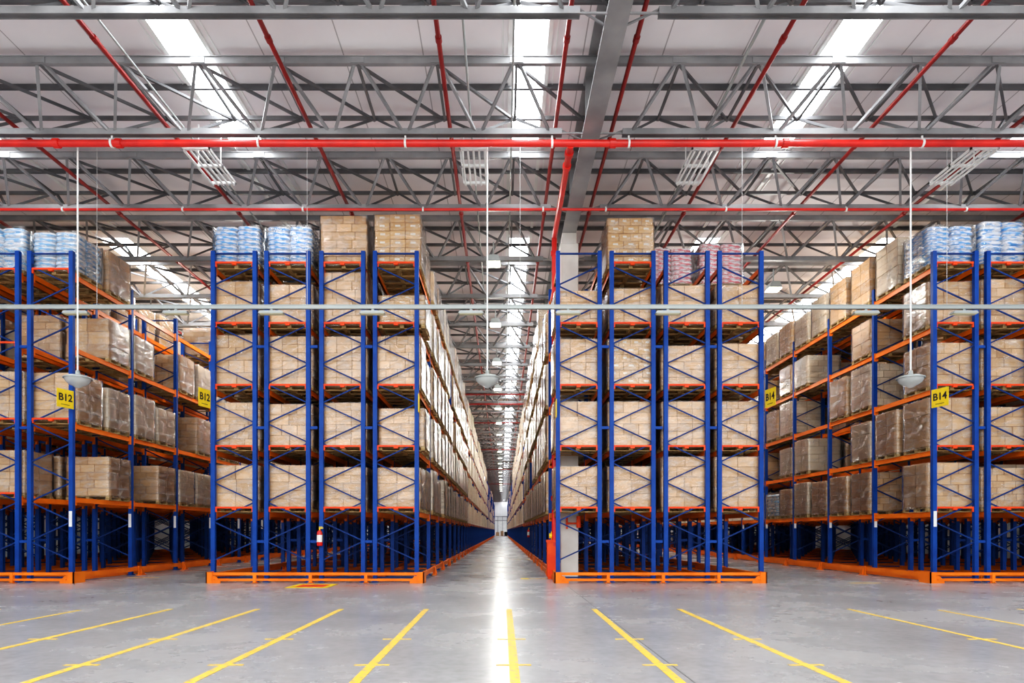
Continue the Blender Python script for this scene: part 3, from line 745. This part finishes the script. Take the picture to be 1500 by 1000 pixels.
for b in ('LC', 'RC'):
    for r in range(4):
        if (b, r) in (('LC', 3), ('RC', 0)): continue
        for p in range(2, 90):
            for l in range(4 if p < 30 else 1):
                if l == 3 and r in (0, 3) and p % 3: continue
                if (b, r, p, l) not in done and R.random() < .88: rest(b, r, p, l)
for b in ('L', 'R'):
    for r in range(1, 8):
        for p in range(0 if r >= 2 else 7, 60 if r < 3 else 44):
            for l in range((5 if b == 'R' else 4) if p < 16 and r < 4 else 1):
                if (b, r, p, l) not in done and R.random() < .85: rest(b, r, p, l)
    for p in range(9, 60):
        for l in range((5 if b == 'R' else 4) if p < 30 else 2):
            if (b, 0, p, l) not in done and R.random() < .8: rest(b, 0, p, l)
tag(link('pallet_load', rest_c.mesh('far_loads', 'cardpale')), 'mass of distant wrapped carton pallets filling the racks deep behind the front ones', 'pallet load', kind='stuff')
print('LOADS', NLOAD)

# ------------------------------------------------------------------ signs and small things
def text_me(s, size, material='black'):
    cu = bpy.data.curves.new('txt', 'FONT'); cu.body = s; cu.size = size; cu.align_x = 'CENTER'; cu.align_y = 'CENTER'; cu.extrude = .002; cu.offset = .006
    o = bpy.data.objects.new('txt', cu); dg = bpy.context.evaluated_depsgraph_get(); col.objects.link(o); dg.update()
    me = bpy.data.meshes.new_from_object(o.evaluated_get(bpy.context.evaluated_depsgraph_get()))
    bpy.data.objects.remove(o); me.materials.clear(); me.materials.append(M[material]); return me
def sign(txt, X, Y, z, rz, w, label):
    t = empty('aisle_sign', (X, Y, z), label, 'sign', 'yellow aisle signs', rz)
    sb = link('sign_board', MB().box(-w / 2, w / 2, -.006, .006, -.23, .23, bev=.003).mesh('board', 'yellow'), t)
    c = link('lettering', text_me(txt, .25), sb, (0, -.008, .02)); c.rotation_euler = (math.pi / 2, 0, 0)
    link('small_print', MB().box(-.12, .12, -.008, -.006, -.16, -.145).mesh('small_print', 'black'), sb)
sign('B12', -10.97, 16.6, 4.63, math.radians(74), .47, 'yellow B12 sign on the front post of the far left block')
sign('B12', -7.53, 16.72, 4.67, math.radians(77), .46, 'yellow B12 sign at front left corner of the left centre block')
sign('B14', 10.98, 16.6, 4.66, math.radians(-74), .47, 'yellow B14 sign on the front post of the far right block')
sign('B14', 6.77, 16.72, 4.68, math.radians(-80), .46, 'yellow B14 sign at front right corner of the right centre block')
for X, s, z0, lab in ((-2.13, 1, 4.33, 'thin yellow edge-on sign on the aisle post of the left centre block'), (1.37, -1, 4.2, 'thin yellow edge-on sign on the aisle post of the right centre block')):
    tag(link('edge_sign', MB().box(-.008, .008, -.18, .05, 0, .46, bev=.003).mesh('edge_sign', 'yellow'), loc=(X, Y0 - .06, z0)), lab, 'sign')
def extinguisher(X, Y, z, lab):
    t = empty('fire_extinguisher', (X, Y, z), lab, 'extinguisher')
    cy = link('cylinder', MB().lathe([(0, 0), (.065, 0), (.075, .02), (.075, .32), (.06, .37), (.025, .4), (0, .4)], n=20).mesh('cyl', 'red', True), t)
    link('label_band', MB().lathe([(.0765, .1), (.0765, .28)], n=20).mesh('band', 'white', True), cy)
    link('valve', MB().tube((0, 0, .4), (0, 0, .45), .02).box(-.02, .09, -.012, .012, .44, .465).box(-.02, .07, -.012, .012, .475, .49).mesh('valve', 'yellow'), t)
    link('hose', MB().tube((.02, -.02, .43), (.09, -.03, .3), .01).tube((.09, -.03, .3), (.09, -.04, .1), .012).mesh('hose', 'black'), t)
    link('wall_bracket', MB().box(-.03, .03, .05, .09, .05, .3).mesh('bracket', 'black'), t)
extinguisher(-4.65, 16.84, .93, 'red fire extinguisher with white label hung on a blue front post')
extinguisher(1.33, 33.6, 1.0, 'small red fire extinguisher hung far along the right side of the centre aisle')
mb = MB().box(-5.0, -4.05, 15.2, 16.3, .001, .006); 
t = empty('extinguisher_floor_mark', (-4.52, 15.75, 0), 'yellow and orange painted rectangle on the floor below the extinguisher', 'floor marking')
link('border', MB().box(-.48, .48, -.55, -.38, .001, .006).box(-.48, .48, .38, .55, .001, .006).box(-.48, -.34, -.38, .38, .001, .006).box(.34, .48, -.38, .38, .001, .006).mesh('border', 'yellow'), t)
link('fill', MB().box(-.34, .34, -.38, .38, .001, .005).mesh('fill', 'redorange'), t)
for i, (a, b, Y) in enumerate(((.52, 1.22, 18.15), (.3, 1.4, 30.7))):
    t = empty('aisle_floor_mark', (a, Y, 0), ['thin yellow floor mark pointing at the red riser guard', 'thin yellow floor mark crossing the centre aisle further back'][i], 'floor marking')
    link('stripe', MB().box(0, b - a, -.05, .05, .001, .005).mesh('stripe', 'line'), t)
    e = 0 if i == 0 else b - a - .2
    link('end_patch', MB().box(e - .02, e + .2, -.18, .18, .001, .006).mesh('patch', 'yellow'), t)
# bay lines on the open floor
LX = [-8.4, -6.97, -5.54, -4.09, -2.69, -1.27, .11, 1.53, 2.95, 5.78, 7.2, 8.62]
for i, X in enumerate(LX):
    y1 = 11.05 if i not in (1, 10) else 10.9
    w = .045 if 2 <= i <= 8 else .035
    mb = MB().box(-w, w, 0.6 - y1, 0, .001, .004)
    for ty in (7.97, 6.43):
        s = 1 if i % 2 else -1
        mb.box(-.17, .17, ty - y1 - .025, ty - y1 + .025, .001, .0045)
    tag(link('bay_line', mb.mesh('bay_line', 'line'), loc=(X, y1, 0)), 'worn yellow line painted on the foreground floor, %s from left' % ORD[i], 'floor marking', 'yellow bay lines')
for i, (x, y, w) in enumerate(((-10.1, 18.6, .9), (9.1, 16.6, .8))):
    tag(link('floor_dash', MB().box(-w / 2, w / 2, -.04, .04, .001, .004).mesh('dash', 'line'), loc=(x, y, 0)), 'short faint yellow dash on the floor of the %s aisle' % ('left', 'right')[i], 'floor marking')
mb = MB()
# floor saw-cut joints
jm = mat('floor_joint', (.13, .13, .13), .8)
j = MB(); j.bar((1.7, 1, .001), (1.55, 15.5, .001), .014, .003)
struct(link('trim_20', j.mesh('joint', jm)))
# things at the aisle's end
for i, (x, w, h, c) in enumerate(((-1.3, .9, 1.1, 'card'), (-.1, .8, 1.4, 'card'), (1.0, 1.0, 1.2, 'black'), (1.9, .7, 1.6, 'cardpale'))):
    mb = MB().box(-w / 2, w / 2, -.4, .4, .13, h, .4, bev=.03).box(-w / 2 - .05, w / 2 + .05, -.45, .45, .09, .13)
    for s in (-1, 0, 1): mb.box(s * w / 2 - .05, s * w / 2 + .05, -.45, .45, 0, .09)
    tag(link('carton', mb.mesh('end_carton', c), loc=(x, 176 + i, 0)), '%s small load standing on the floor at the far end of the centre aisle' % ORD[i], 'carton', 'loads at the far end')

# ------------------------------------------------------------------ light, camera
w = bpy.data.worlds.new('World'); sc.world = w; w.use_nodes = True
w.node_tree.nodes['Background'].inputs['Color'].default_value = (.93, .96, 1, 1)
w.node_tree.nodes['Background'].inputs['Strength'].default_value = 1.5
def area(x, y, z, sx, sy, e, rx=0, c=(1, .98, .95)):
    l = bpy.data.lights.new('area_fill', 'AREA'); l.shape = 'RECTANGLE'; l.size = sx; l.size_y = sy; l.energy = e; l.color = c
    o = bpy.data.objects.new('area_fill', l); col.objects.link(o); o.location = (x, y, z); o.rotation_euler = (rx, 0, 0); return o
area(0, -3, 8, 24, 6, 1650, math.radians(68))  # unseen fill light behind the camera, brightens the rack fronts
area(0, 22, 8.75, 40, 30, 560, math.pi)  # added upward fill, not visible from below, brightens roof and trusses
area(0, 75, 8.75, 30, 60, 120, math.pi)  # weaker added upward fill for the deeper roof
cam = bpy.data.cameras.new('Camera'); cam.sensor_width = 36; cam.lens = 36 * F / 1500; cam.shift_x = 14 / 1500; cam.shift_y = 278 / 1500; cam.clip_end = 600
co = bpy.data.objects.new('Camera', cam); col.objects.link(co); co.location = (0, 0, EYE); co.rotation_euler = (math.pi / 2, 0, 0)
sc.camera = co
sc.view_settings.view_transform = 'Standard'; sc.view_settings.look = 'None'; sc.view_settings.exposure = 0
vs = sc.view_settings; vs.use_curve_mapping = True; cv = vs.curve_mapping.curves[3]
for a, b in ((.03, .019), (.12, .105), (.4, .43)): cv.points.new(a, b)
vs.curve_mapping.update()
sc.cycles.use_denoising = True; sc.cycles.use_adaptive_sampling = True; sc.cycles.adaptive_threshold = .025
sc.cycles.max_bounces = 6; sc.cycles.diffuse_bounces = 4; sc.cycles.glossy_bounces = 3; sc.cycles.transparent_max_bounces = 24
sc.cycles.sample_clamp_indirect = 8
